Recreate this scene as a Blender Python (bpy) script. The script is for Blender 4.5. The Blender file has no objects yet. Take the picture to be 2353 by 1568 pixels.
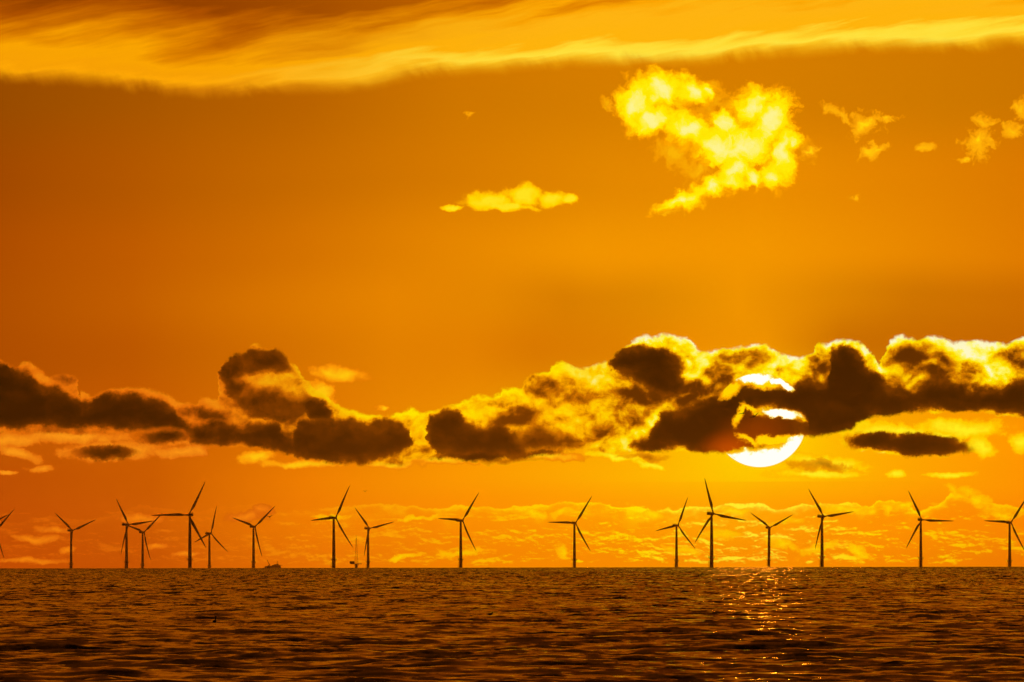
import bpy, bmesh, math, random
import numpy as np
from mathutils import Vector, Matrix

SC = bpy.context.scene
COL = SC.collection
R = math.radians
K = 4.283e-5            # radians covered by one unit of the layout grid used below (telephoto view)
RE = 7.4e6              # effective earth radius (refraction included): the sea curves away
CAM_H = 3.0             # eye height above the water
DIP = math.sqrt(2 * CAM_H / RE)
FAST_SEA = False

# ------------------------------------------------------------------ camera
cam_d = bpy.data.cameras.new("camera"); cam = bpy.data.objects.new("camera", cam_d); COL.objects.link(cam)
cam_d.sensor_width = 36.0
cam_d.angle = 2 * math.atan(1176.5 * K)
cam_d.clip_start = 1.0; cam_d.clip_end = 200000.0
cam.location = (0, 0, CAM_H)
PITCH = (1305.0 - 784.0) * K - DIP
cam.rotation_mode = 'QUATERNION'
cam.rotation_quaternion = (Matrix.Rotation(math.pi / 2 + PITCH, 4, 'X') @ Matrix.Rotation(R(-0.10), 4, 'Z')).to_quaternion()
SC.camera = cam

def az(px): return (px - 1176.5) * K
def el(py): return (1305.0 - py) * K - DIP

# ------------------------------------------------------------------ exposure
SC.view_settings.view_transform = 'Standard'
SC.view_settings.look = 'None'
SC.view_settings.exposure = 0.0
SC.view_settings.gamma = 1.0
SC.cycles.max_bounces = 6
SC.cycles.volume_bounces = 0
SC.cycles.sample_clamp_direct = 35.0

def lin(c):
    o = []
    for v in c:
        v /= 255.0
        o.append(v / 12.92 if v <= 0.04045 else ((v + 0.055) / 1.055) ** 2.4)
    return (*o, 1.0)

# ------------------------------------------------------------------ sun
SUN_AZ, SUN_EL = az(1745), el(967)
sun_d = bpy.data.lights.new("sun", 'SUN'); sun = bpy.data.objects.new("sun", sun_d); COL.objects.link(sun)
sun_d.energy = 0.10; sun_d.angle = R(0.5); sun_d.color = (1.0, 0.26, 0.01)
sdir = Vector((math.sin(SUN_AZ) * math.cos(SUN_EL), math.cos(SUN_AZ) * math.cos(SUN_EL), math.sin(SUN_EL)))
sun.rotation_mode = 'QUATERNION'
sun.rotation_quaternion = sdir.to_track_quat('Z', 'Y')

# ------------------------------------------------------------------ world: the evening sky
world = bpy.data.worlds.new("World"); SC.world = world
world.use_nodes = True
NT = world.node_tree; NT.nodes.clear()
ND, LK = NT.nodes, NT.links

def put(sock, v):
    if isinstance(v, bpy.types.NodeSocket): LK.new(v, sock)
    elif v is not None: sock.default_value = v
def M(op, a, b=None, c=None, clamp=False):
    n = ND.new('ShaderNodeMath'); n.operation = op; n.use_clamp = clamp
    put(n.inputs[0], a); put(n.inputs[1], b); put(n.inputs[2], c)
    return n.outputs[0]
def add(a, b): return M('ADD', a, b)
def sub(a, b): return M('SUBTRACT', a, b)
def mul(a, b): return M('MULTIPLY', a, b)
def mx(a, b): return M('MAXIMUM', a, b)
def mn(a, b): return M('MINIMUM', a, b)
def mad(a, b, c): return M('MULTIPLY_ADD', a, b, c)
def VM(op, a, b=None, c=None):
    n = ND.new('ShaderNodeVectorMath'); n.operation = op
    put(n.inputs[0], a); put(n.inputs[1], b); put(n.inputs[2], c)
    return n.outputs['Value'] if op in ('LENGTH', 'DOT_PRODUCT', 'DISTANCE') else n.outputs['Vector']
def xyz(v):
    n = ND.new('ShaderNodeSeparateXYZ'); put(n.inputs[0], v); return n.outputs
def comb(x, y, z=0.0):
    n = ND.new('ShaderNodeCombineXYZ'); put(n.inputs[0], x); put(n.inputs[1], y); put(n.inputs[2], z); return n.outputs[0]
def mr(x, a, b, c=0.0, d=1.0, kind='SMOOTHSTEP'):
    n = ND.new('ShaderNodeMapRange'); n.interpolation_type = kind; n.clamp = False
    put(n.inputs[0], x); put(n.inputs[1], a); put(n.inputs[2], b); put(n.inputs[3], c); put(n.inputs[4], d)
    return n.outputs[0]
def mix(f, a, b, mode='MIX'):
    n = ND.new('ShaderNodeMix'); n.data_type = 'RGBA'; n.blend_type = mode; n.clamp_result = False
    put(n.inputs[0], f); put(n.inputs[6], a); put(n.inputs[7], b)
    return n.outputs[2]
def ramp(f, stops, interp='LINEAR'):
    n = ND.new('ShaderNodeValToRGB'); cr = n.color_ramp; cr.interpolation = interp
    stops = sorted(stops)
    cr.elements[0].position = stops[0][0]; cr.elements[0].color = lin(stops[0][1])
    cr.elements[1].position = stops[-1][0]; cr.elements[1].color = lin(stops[-1][1])
    for p, c in stops[1:-1]:
        e = cr.elements.new(p); e.color = lin(c)
    put(n.inputs[0], f); return n.outputs[0]
def curve(f, pts, x0, x1, y0, y1):
    xin = mr(f, x0, x1, 0, 1, 'LINEAR')
    n = ND.new('ShaderNodeFloatCurve'); cm = n.mapping.curves[0]
    P = [((x - x0) / (x1 - x0), (y - y0) / (y1 - y0)) for x, y in pts]
    P = [p for p in P if 0 <= p[0] <= 1]
    cm.points[0].location = P[0]; cm.points[1].location = P[-1]
    for p in P[1:-1]: cm.points.new(*p)
    for p in cm.points: p.handle_type = 'VECTOR'
    n.mapping.update()
    put(n.inputs['Value'], xin)
    return mr(n.outputs[0], 0, 1, y0, y1, 'LINEAR')
def noise(v, s, detail=6, rough=0.55, lac=2.0, dist=0.0, color=False):
    n = ND.new('ShaderNodeTexNoise'); put(n.inputs['Vector'], v)
    n.inputs['Scale'].default_value = s; n.inputs['Detail'].default_value = detail
    n.inputs['Roughness'].default_value = rough; n.inputs['Lacunarity'].default_value = lac
    n.inputs['Distortion'].default_value = dist
    return n.outputs['Color' if color else 'Fac']
def scl(v, s, off=(0, 0, 0)):
    return VM('MULTIPLY_ADD', v, s, off)
def warp(v, s, amp, detail=6, rough=0.55, off=(0, 0, 0)):
    """domain warp: amp is a pair"""
    n1 = noise(VM('ADD', v, off), s, detail, rough)
    n2 = noise(VM('ADD', v, (off[0] + 31.7, off[1] - 17.3, off[2] + 5.1)), s, detail, rough)
    return VM('MULTIPLY_ADD', comb(n1, n2, 0.0), (amp[0], amp[1], 0.0), VM('ADD', v, (-amp[0] / 2, -amp[1] / 2, 0.0)))
def G(x, y): return (x / 100.0, (1305.0 - y) / 100.0, 0.0)
def blobs(v, lst, k=0.12):
    """signed nearness (1 centre, 0 outline, negative outside) to a union of ellipses (cx, cy, rx, ry[, rot deg])"""
    x, y, _ = xyz(v)
    acc = None
    for b in lst:
        t = R(b[4]) if len(b) > 4 else 0.0
        cx, cy, _ = G(b[0], b[1]); rx, ry = b[2] / 100.0, b[3] / 100.0
        if abs(t) < 1e-3:
            q1 = mad(x, 1 / rx, -cx / rx); q2 = mad(y, 1 / ry, -cy / ry)
        else:
            c, s_ = math.cos(t), math.sin(t)
            q1 = mad(y, s_ / rx, mad(x, c / rx, -(c * cx + s_ * cy) / rx))
            q2 = mad(y, c / ry, mad(x, -s_ / ry, (s_ * cx - c * cy) / ry))
        l = mad(q1, q1, mul(q2, q2))
        acc = l if acc is None else M('SMOOTH_MIN', acc, l, 2 * k)
    return sub(1.0, M('SQRT', mx(acc, 0.0)))

tc = ND.new('ShaderNodeTexCoord')
dirv = VM('NORMALIZE', tc.outputs['Generated'])
dx, dy, dz = xyz(dirv)
AZ = M('ARCTAN2', dx, dy)
EL = M('ARCSINE', dz)
X = mad(AZ, 1.0 / (K * 100), 11.765)
Y = mad(EL, 1.0 / (K * 100), DIP / (K * 100))
P = comb(X, Y, 0.0)
sun_c = G(1745, 967)

def px(x): return x / 100.0
def py(y): return (1305.0 - y) / 100.0

# how the whole dome darkens away from the sun and overhead
sdd = VM('DOT_PRODUCT', dirv, tuple(sdir))
STR = mul(mr(sdd, math.cos(R(42)), math.cos(R(4)), 0.10, 1.0), mr(EL, R(3.3), R(14), 1.0, 0.15))
CUR = None
def layer(alpha, color):
    global CUR
    bg = ND.new('ShaderNodeBackground'); put(bg.inputs[0], color)
    LK.new(STR, bg.inputs[1])
    if CUR is None: CUR = bg.outputs[0]; return
    m = ND.new('ShaderNodeMixShader'); put(m.inputs[0], alpha); LK.new(CUR, m.inputs[1]); LK.new(bg.outputs[0], m.inputs[2])
    CUR = m.outputs[0]
def relief(v, s, up, detail, rough, off=(0, 0, 0)):
    """cloud density and how much less of it lies towards the light (up = offset vector)"""
    a = noise(VM('ADD', v, off), s, detail, rough)
    b = noise(VM('ADD', v, (off[0] + up[0], off[1] + up[1], off[2])), s, detail, rough)
    return a, sub(a, b)

# ---- clear sky between the clouds: rows of colour at several heights
XF = mr(X, 0, 23.53, 0, 1, 'LINEAR')
def row(*stops): return [(x / 2353.0, c) for x, c in stops]
low = mad(noise(scl(P, (0.12, 0.16, 1), (3, 7, 0)), 1.0, 2, 0.5), 1.0, -0.5)     # slow wandering of the rows
YW = add(Y, low)
rows = [
 (1290, row((0,(190,72,2)),(350,(194,80,2)),(700,(230,112,2)),(1050,(244,132,0)),(1300,(248,140,0)),(1700,(250,146,0)),(2000,(248,138,0)),(2353,(236,122,0)))),
 (1180, row((0,(188,74,2)),(350,(200,88,2)),(700,(238,124,0)),(1050,(252,144,0)),(1300,(255,156,0)),(1700,(255,168,0)),(2000,(255,150,0)),(2353,(250,135,0)))),
 (1100, row((0,(186,76,2)),(350,(200,90,0)),(700,(238,126,0)),(1050,(252,153,0)),(1400,(255,174,0)),(1700,(255,190,0)),(1950,(255,172,0)),(2353,(255,150,0)))),
 (1000, row((0,(188,84,2)),(350,(200,92,0)),(700,(225,118,0)),(1050,(240,145,0)),(1400,(250,165,0)),(1700,(255,185,0)),(1950,(255,170,0)),(2353,(255,152,0)))),
 (800, row((0,(172,76,0)),(300,(186,86,0)),(600,(206,108,0)),(900,(226,128,0)),(1080,(227,129,0)),(1230,(217,121,0)),(1420,(220,127,0)),(1600,(236,142,0)),(1760,(238,146,0)),(1930,(200,110,0)),(2353,(194,102,0)))),
 (690, row((0,(174,78,0)),(300,(192,92,0)),(600,(214,115,0)),(900,(230,132,0)),(1130,(228,134,0)),(1300,(217,126,0)),(1500,(224,136,0)),(1700,(240,148,0)),(1900,(222,132,0)),(2100,(206,116,0)),(2353,(202,108,0)))),
 (580, row((0,(172,76,0)),(300,(190,90,0)),(700,(212,114,0)),(1000,(228,132,0)),(1350,(242,148,0)),(1750,(244,150,0)),(2000,(236,140,0)),(2353,(224,124,0)))),
 (420, row((0,(160,72,0)),(300,(178,86,0)),(700,(198,106,0)),(1050,(214,122,0)),(1400,(228,136,0)),(1750,(236,142,0)),(2000,(230,134,0)),(2353,(220,122,0)))),
 (220, row((0,(150,74,0)),(300,(164,84,0)),(700,(184,98,0)),(1050,(206,118,0)),(1400,(214,126,0)),(1750,(214,126,0)),(2353,(204,118,0)))),
]
def clear(lo, hi):
    """clear-sky colour from the rows lo..hi"""
    c = ramp(XF, rows[lo][1])
    for (ya, _), (yb, r) in zip(rows[lo:hi], rows[lo + 1:hi + 1]):
        c = mix(mr(YW, py(ya), py(yb)), c, ramp(XF, r))
    return c
sd = VM('DISTANCE', P, sun_c)
BANDS = {}

# ================================================= band 1: the high sky with its cirrus sheet and bright clouds
layer(1.0, clear(4, 8))
Pc = warp(P, 0.35, (1.2, 0.45), 3, 0.5, (5, 3, 0))
cx_, cy_, _ = xyz(Pc)
edge = curve(cx_, [(x/100.0, py(y)) for x, y in [(-200,184),(0,184),(180,178),(300,192),(380,208),(520,214),(700,212),(840,198),(920,182),(1000,168),(1300,152),(1600,141),(1900,126),(2100,114),(2353,102),(2600,92)]], -2.0, 26.0, 10.0, 14.0)
fr = noise(scl(comb(add(cx_, mul(cy_, 0.45)), cy_, 0), (1.7, 0.9, 1), (0, 0, 3)), 1.0, 6, 0.62)
fr2 = noise(scl(P, (0.55, 0.5, 1), (9, 0, 1)), 1.0, 2, 0.5)
s0 = sub(cy_, edge)                                       # height above the lower edge
s = add(s0, mul(sub(fr, 0.52), mr(fr2, 0.35, 0.65, 0.15, 0.75)))
ca = mul(mr(s, -0.18, 0.26), mr(s0, -0.6, 0.0))
ang = R(11); ca_, sa_ = math.cos(ang), math.sin(ang)
u_ = add(mul(cx_, ca_), mul(cy_, sa_)); w_ = sub(mul(cy_, ca_), mul(cx_, sa_))
st = noise(comb(mul(u_, 0.24), mul(w_, 2.6), 0.0), 1.0, 8, 0.60)
st2 = noise(comb(mul(cx_, 0.26), mul(cy_, 1.0), 4.0), 1.0, 4, 0.5)
stm = add(mul(sub(st, 0.5), 1.7), mul(sub(st2, 0.5), 1.2))
t = mad(mul(stm, mr(s0, 0.1, 0.9, 0.40, 1.0)), 0.50, mul(s0, 0.5))
cr_right = ramp(t, [(0,(244,172,16)),(0.08,(255,200,35)),(0.14,(255,226,62)),(0.20,(255,218,50)),(0.29,(255,180,12)),(0.52,(255,180,18)),(0.66,(252,166,4)),(0.80,(226,132,0)),(0.95,(196,102,0))])
cr_left = ramp(t, [(0,(222,134,8)),(0.12,(255,168,6)),(0.2,(248,160,4)),(0.34,(250,164,2)),(0.5,(228,136,0)),(0.66,(202,108,0)),(0.82,(172,80,0)),(0.95,(146,64,0))])
layer(ca, mix(mr(cx_, 4.0, 13.5), cr_left, cr_right))

def bright_cloud(lst, amp, ncon, c_stops, off, soft=0.0, nscale=2.2, k=0.12, width=0.55, inner=None, det=7, gain=1.0):
    v = warp(P, nscale, amp, det, 0.60, off)
    v = warp(v, nscale * 0.35, (amp[0] * 1.2, amp[1] * 1.0), 2, 0.5, off)
    g = blobs(v, lst, k)
    if inner is not None:
        g = sub(g, inner(v))
    n = noise(VM('ADD', v, off), 3.2, det, 0.64)
    th = mad(sub(n, 0.5), ncon, g)
    t = mr(th, soft, soft + width, 0, 1, 'LINEAR')
    a = mr(th, soft - 0.06, soft + 0.26)
    layer(mul(a, gain), ramp(t, c_stops))
gold = [(0,(236,144,0)),(0.16,(255,168,0)),(0.34,(255,210,0)),(0.50,(255,236,0)),(0.72,(255,240,60)),(1.0,(255,246,150))]
gold_dim = [(0,(226,136,0)),(0.3,(248,160,6)),(0.6,(255,178,8)),(1.0,(255,214,10))]
heart = [(1462,240,62,66,-20),(1530,212,84,56),(1500,280,76,40),(1592,226,50,34),(1580,310,92,46,-22),(1650,346,100,54,-18),
         (1726,250,52,62),(1776,290,56,92,-6),(1706,340,110,62),(1802,362,34,66),(1776,412,38,40),(1690,404,36,66,-38),(1640,436,66,32,32),(1574,466,74,20,10),(1832,342,28,28),(1730,412,40,40),(1628,222,40,24),(1668,296,50,40)]
bright_cloud([(1625,222,70,48),(1690,250,60,40),(1402,238,18,34),(1560,350,70,44,-20),(1610,400,60,30),(1850,350,30,40),(1540,476,40,12)], (0.7, 0.7), 2.2,
     [(0,(226,136,0)),(0.4,(246,158,2)),(1,(255,186,6))], (5, 5, 0), 0.10, 2.4, 0.10, 0.9, gain=0.85)
bright_cloud(heart, (0.66, 0.66), 1.35, [(0,(236,144,0)),(0.14,(255,164,0)),(0.30,(255,190,0)),(0.46,(255,226,0)),(0.66,(255,238,10)),(1.0,(255,244,140))], (2, 9, 0), -0.06, 1.9, 0.16, 1.0,
     inner=lambda v: mx(0.0, mul(blobs(v, [(1652,232,22,30,10),(1722,440,14,20,-20),(1636,392,22,10)], .05), 1.0)))
bright_cloud([(1120,462,76,28),(1200,448,60,34),(1270,454,54,28),(1318,454,32,17),(1040,474,28,9),(1160,474,100,16)], (0.42, 0.34), 1.1,
     [(0,(232,140,0)),(0.3,(255,178,0)),(0.65,(255,214,0)),(1.0,(255,226,30))], (4, 2, 0), 0.10, 2.4, 0.10, 0.6)
bright_cloud([(1930,258,44,16,-35),(1990,284,62,32,0),(2050,275,40,14,5),(1990,352,56,22,10),(2246,330,48,60,-25),(2262,282,36,32),(2330,300,30,28),(2348,250,30,28),(2125,335,28,12),
     (1090,264,14,9),(1412,235,18,28),(1865,345,22,18),(2205,372,24,14),(1965,455,16,11)], (0.6, 0.65), 2.8, gold_dim, (7, 5, 0), 0.14, 2.3, 0.08, 1.1)
BANDS['high'] = CUR; CUR = None

# ================================================= band 2: low distant clouds, lit along their tops
layer(1.0, clear(0, 3))
rimcol = [(0,(230,108,10)),(0.2,(240,124,10)),(0.32,(255,168,8)),(0.5,(255,204,0)),(0.62,(255,232,0)),(0.74,(255,248,50)),(0.85,(255,226,0)),(1,(255,196,0))]
def lit_layer(v, sc, up, det, rough, cover, env, gain, off):
    a, d = relief(v, 1.0, up, det, rough, off)
    lit = mr(d, 0.004, 0.075)
    cov = mr(add(a, mul(sub(env, 1.0), 0.25)), cover - 0.012, cover + 0.03)
    layer(mul(mul(mul(lit, cov), env), gain), ramp(XF, rimcol))
PL = warp(P, 0.8, (0.45, 0.22), 3, 0.5, (3, 1, 0))
envA = mul(mr(Y, -0.05, 0.15), mr(Y, 1.75, 1.0))
lit_layer(scl(PL, (0.75, 1.9, 1)), 1.0, (0.03, 0.10), 8, 0.60, 0.475, envA, mr(X, 2, 16, 0.42, 0.85), (0, 0, 2))
lit_layer(scl(PL, (1.5, 4.0, 1)), 1.0, (0.03, 0.10), 7, 0.60, 0.50, mul(mr(Y, -0.05, 0.2), mr(Y, 1.25, 0.7)), mr(X, 4, 16, 0.30, 0.62), (9, 0, 5))
Pr = warp(P, 2.2, (0.42, 0.36), 8, 0.66, (3, 4, 0))
rx_, ry_, _ = xyz(Pr)
ridge = curve(rx_, [(x / 100.0, py(y)) for x, y in [(-200,1200),(0,1200),(60,1196),(120,1178),(180,1196),(260,1180),(330,1158),(430,1176),(560,1160),(600,1152),(620,1178),(700,1178),(760,1168),(830,1160),(920,1160),(1010,1170),(1070,1162),(1150,1166),(1240,1163),(1310,1152),
   (1400,1162),(1500,1172),(1620,1166),(1690,1158),(1760,1160),(1790,1172),(1850,1162),(1950,1158),(2000,1168),(2020,1150),(2060,1152),(2100,1172),(2130,1168),(2160,1158),(2190,1132),(2240,1150),(2270,1160),(2353,1170),(2600,1180)]], -2.0, 26.0, -0.5, 4.0)
d = sub(ridge, ry_)
nR = noise(scl(P, (1.2, 2.2, 1), (2, 2, 2)), 1.0, 5, 0.6)
f = M('EXPONENT', mul(mx(d, 0.0), mr(nR, 0.36, 0.62, -28.0, -6.0)))
a = mul(mul(mr(d, -0.015, 0.03), f), mr(nR, 0.28, 0.52, 0.45, 1.0))
layer(mn(1.0, mul(a, mr(X, 5.0, 12, 0.34, 1.6))), ramp(XF, rimcol))
puffs = [(2196,1128,26,16,-20),(2222,1134,28,20),(2240,1156,40,18),(2030,1172,24,20),(2080,1168,40,12),(1935,1170,80,14,-6),(1690,1172,50,12),(1500,1184,50,14),(1290,1170,36,12),(1240,1180,50,10),(960,1192,80,8),(760,1190,50,10),
   (1790,1250,70,20,-14),(1880,1262,60,18,18),(1650,1232,60,16),(1560,1262,60,14,-8),(1290,1268,18,26,10),(1980,1270,40,18,-30),(1060,1266,70,12,4),(930,1280,60,10),(1800,1200,60,10,10),(2300,1190,50,10)]
bright_cloud(puffs, (0.55, 0.36), 2.0, [(0,(255,164,0)),(0.4,(255,196,0)),(1,(255,232,0))], (6, 1, 0), 0.16, 2.6, 0.10, 1.0, gain=0.75)
bright_cloud([(120,1216,46,10,-6),(320,1190,70,12),(160,1262,30,10),(350,1254,40,7),(430,1272,60,8),(60,1288,120,8),(600,1172,26,20),(560,1186,60,16),(80,1236,70,12,0)], (0.5, 0.24), 1.6,
    [(0,(206,88,4)),(0.5,(226,110,10)),(1,(244,134,12))], (2, 1, 0), 0.10, 2.4, 0.10, 0.9)
BANDS['low'] = CUR; CUR = None

# ================================================= band 3: the cumulus bank in front of the sun
glow = mul(M('EXPONENT', mul(mx(sub(sd, 1.05), 0.0), -1.0)), mr(Y, 5.4, 3.6))
layer(1.0, mix(mul(glow, 0.7), clear(1, 6), lin((255, 212, 0))))
def tatters(lst, stops, off, con=1.3):
    bright_cloud(lst, (0.60, 0.26), con, stops, off, 0.04, 2.2, 0.10, 0.8)
tatters([(40,1040,60,14,-25),(90,1074,44,11),(10,1010,130,22),(260,1034,150,30,2),(410,1040,90,16,3),(160,1004,170,22),(470,1008,150,24),(10,1080,24,6)],
      [(0,(200,88,4)),(0.3,(228,114,12)),(1,(250,150,22))], (1, 6, 0))
tatters([(590,1050,56,18,8),(690,1066,130,12),(890,1066,80,12),(965,1020,46,60),(1020,1054,110,13),(1240,1050,120,13),(868,938,24,9),(600,962,80,30),(770,862,90,24,-4),(730,905,60,30,-35)],
      [(0,(226,116,4)),(0.4,(250,150,6)),(1,(255,196,14))], (1, 3, 0))
tatters([(1420,1050,70,12,-8),(1490,1070,50,9,-12),(2250,1030,38,30,-35),(2345,1022,38,30),(2060,1086,36,13),(2190,1090,66,8),(1900,1066,120,20,-6),(2030,1004,150,40,-6),(2200,985,130,28),(1880,1092,130,12),(2070,992,90,16,-4),(2170,1008,60,14,-8)],
      [(0,(255,172,0)),(0.4,(255,206,0)),(1,(255,240,30))], (8, 3, 0))

bright_cloud([(1890,1070,90,18,-6),(1160,1056,110,10),(1480,1052,60,10)], (0.6, 0.3), 1.4, [(0,(250,176,0)),(0.4,(226,138,0)),(1,(170,88,0))], (3, 8, 0), 0.04, 2.2, 0.1, 0.9, gain=0.85)
V1 = warp(P, 2.3, (0.50, 0.40), 9, 0.70, (0, 0, 0))
V1 = warp(V1, 0.8, (0.10, 0.06), 2, 0.5, (4, 4, 0))
vx, vy, _ = xyz(V1)
TOP = [(-600,850),(-200,840),(0,825),(33,843),(60,828),(100,850),(113,863),(140,850),(180,870),(190,893),(182,925),(205,912),(233,903),(253,892),(300,887),(350,893),(393,910),(453,930),(463,913),(503,917),(506,865),(510,837),(533,813),(563,807),(577,787),(600,795),
  (640,798),(657,813),(683,840),(700,870),(717,887),(750,910),(785,933),(818,947),(885,960),(918,943),(941,935),(971,947),(1001,943),(1031,932),(1068,923),(1101,907),(1135,907),(1151,890),(1198,890),(1211,867),(1228,857),(1261,853),(1268,837),(1295,832),(1331,847),
  (1365,837),(1401,827),(1425,803),(1448,783),(1482,768),(1502,778),(1528,768),(1579,772),(1593,790),(1606,813),(1636,807),(1686,797),(1729,787),(1763,790),(1786,807),(1809,817),(1836,823),(1869,810),(1876,787),(1903,790),(1923,782),
  (1970,780),(1996,797),(2012,820),(2021,846),(2030,815),(2046,779),(2070,768),(2103,780),(2123,772),(2163,773),(2190,788),(2236,783),(2286,787),(2313,790),(2353,777),(2500,790),(2800,830),(3400,900)]
BOT = [(-600,990),(0,998),(300,998),(410,1002),(436,1023),(520,1027),(600,1030),(640,1042),(720,1062),(830,1072),(930,1068),(990,1052),(1100,1062),(1170,1060),(1250,1050),(1340,1038),(1400,1046),(1500,1040),(1660,1046),(1700,1038),(1850,1012),
  (1900,1006),(1960,988),(1990,968),(2080,954),(2200,948),(2353,962),(2800,970),(3400,960)]
def two(xs, pts, split=11.765):
    """curves are tabulated coarsely: one table for the left half and one for the right"""
    L = [(x / 100.0, py(y)) for x, y in pts]
    def interp(x):
        for (a, ya), (b, yb) in zip(L[:-1], L[1:]):
            if a <= x <= b: return ya + (yb - ya) * (x - a) / max(b - a, 1e-6)
        return L[0][1] if x < L[0][0] else L[-1][1]
    lo = [(-1.0, interp(-1.0))] + [p for p in L if -1.0 < p[0] < split] + [(split, interp(split))]
    hi = [(split, interp(split))] + [p for p in L if split < p[0] < 24.5] + [(24.5, interp(24.5))]
    return mix_f(M('GREATER_THAN', xs, split), curve(xs, lo, -1.0, split, 1.5, 6.5), curve(xs, hi, split, 24.5, 1.5, 6.5))
def mix_f(f, a, b): return add(a, mul(f, sub(b, a)))
a_top = sub(two(vx, TOP), vy)
outer = mn(a_top, sub(vy, two(vx, BOT)))
DT = [(-600,860),(0,835),(17,838),(33,850),(67,862),(97,887),(127,890),(160,907),(187,930),(205,932),(220,920),(247,905),(283,899),(333,910),(373,917),(400,937),(420,966),(436,984),(470,976),(530,978),(560,986),(590,972),(640,974),(652,1000),(668,1006),(684,972),(700,964),(750,960),
  (785,964),(828,967),(851,973),(895,960),(925,967),(941,993),(948,1022),(956,1040),(972,1040),(978,985),(991,960),(1031,940),(1051,943),(1068,967),(1085,977),(1118,983),(1145,977),(1178,1000),(1198,1002),(1215,987),(1251,975),(1285,987),(1318,1000),(1335,1015),
  (1345,1060),(1430,1060),(1445,1025),(1468,1014),(1490,1010),(1506,975),(1520,945),(1569,931),(1603,920),(1636,910),(1660,912),(1674,900),(1690,886),(1756,890),(1819,893),(1836,880),(1859,873),(1886,885),(1902,870),(1908,822),(1916,808),(1953,808),(1975,827),(1995,853),
  (2036,883),(2070,890),(2103,903),(2116,893),(2136,872),(2169,872),(2203,893),(2236,900),(2270,890),(2303,897),(2323,877),(2353,870),(2800,880),(3400,900)]
DB = [(-600,985),(0,984),(200,980),(300,986),(400,990),(425,992),(436,1018),(520,1021),(600,1020),(637,1025),(650,1040),(720,1058),(830,1066),(900,1050),(935,1032),(952,1008),(972,1006),(990,1028),(1000,1045),(1100,1055),(1160,1055),(1200,1042),(1300,1036),(1335,1022),
  (1365,1006),(1420,1012),(1450,1028),(1480,1035),(1560,1035),(1640,1042),(1672,1040),(1688,1036),(1700,930),(1720,930),(1750,934),(1835,944),(1850,960),(1858,1004),(1930,1000),(1968,985),(1985,965),(2080,950),(2130,942),(2200,940),(2290,950),(2353,958),(2800,965),(3400,950)]
cc = mn(sub(two(vx, DT), vy), mul(sub(vy, two(vx, DB)), 1.25))
cb = blobs(V1, [(380,1004,60,15,2),(604,838,68,42,6),(545,868,32,60,0),(620,925,97,36,-8),(720,938,52,22,-30),(1490,838,74,46,-10),(1520,868,56,38,-25),(1450,828,50,30),(1780,985,92,24,-4),(1700,1010,64,28,-10),(1715,975,42,24,-50),(2100,1024,130,24,-3),
      (2010,1016,60,20,0),(240,1041,76,14),(1090,1050,90,14),(1950,830,36,30)], 0.06)
cut = blobs(V1, [(600,873,50,13,-4),(664,872,30,15,-8),(600,968,20,10)], 0.05)
cb = mn(cb, mul(cut, -0.8))
cn = noise(scl(P, (1, 1.25, 1), (0, 0, 6)), 1.3, 6, 0.54)
core = mx(cc, mul(cb, 0.5))
core = mad(sub(cn, 0.5), 0.45, core)                       # > 0 inside the thick parts
# half thick, brownish parts
hb = blobs(V1, [(1235,885,60,26,-12),(1190,955,54,26,10),(1160,920,40,14,10),(1560,915,46,30),(1590,895,40,22),(1500,905,70,26),(1700,822,90,22,0),(1650,850,40,24,40),(1660,880,34,20,20),(1885,840,40,50,20),(2100,830,60,44),(2160,845,50,40),(2230,850,26,16),
     (2340,830,34,30),(2160,880,60,30),(1900,1068,84,14,-4),(470,950,90,14,-8),(120,850,60,20,-30),(1150,1050,130,10),(1240,1046,90,10)], 0.1)
hn, hd = relief(scl(warp(P, 1.6, (0.35, 0.3), 3, 0.5, (7, 7, 0)), (1, 1.15, 1)), 1.5, (0.03, 0.20), 8, 0.57, (3, 0, 11))
hn2 = noise(scl(P, (1, 1.2, 1), (3, 5, 1)), 0.9, 3, 0.55)
half = mr(mad(sub(hn, 0.5), 1.3, hb), -0.35, 0.60)
rim = M('EXPONENT', mul(mx(a_top, 0.0), -4.0))
base = sub(add(0.36, mul(sub(hn2, 0.5), 0.9)), mul(hd, 1.5))
tb = mx(0.0, sub(mad(half, 0.33, base), mul(rim, 0.40)))   # thin parts: bright, billowed
td = mad(core, 0.80, 0.72)                                 # thick parts: the deeper the darker
lens = mr(blobs(P, [(240,1041,110,40),(1900,1066,130,40),(380,1004,80,30),(1260,1010,90,50)], 0.02), 0.0, 0.3)
curl = mr(VM('LENGTH', scl(VM('SUBTRACT', P, G(635, 880)), (0.62, 0.95, 1))), 0.95, 0.35)
td = sub(mad(sub(hn2, 0.5), 0.5, mn(td, 1.0)), add(mul(hd, 0.55), mul(mx(curl, lens), 0.22)))
T = mix_f(mr(core, -0.15, 0.07), mn(tb, 0.78), td)
c_l = ramp(T, [(0,(236,130,14)),(0.3,(224,108,8)),(0.5,(178,80,4)),(0.68,(112,50,0)),(0.84,(64,28,0)),(1,(38,17,0))])
c_m = ramp(T, [(0,(255,228,0)),(0.18,(255,206,0)),(0.36,(250,168,0)),(0.52,(200,110,0)),(0.68,(126,62,0)),(0.84,(90,42,0)),(1,(62,29,0))])
c_r = ramp(T, [(0,(255,250,196)),(0.10,(255,248,110)),(0.22,(255,234,0)),(0.38,(250,188,0)),(0.52,(204,118,0)),(0.68,(112,54,0)),(0.84,(64,30,0)),(1,(42,20,0))])
bank = mix(mr(X, 4.2, 9.6), c_l, c_m)
bank = mix(mr(X, 12.8, 15.2), bank, c_r)
alpha = mr(outer, -0.02, 0.08)
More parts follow.
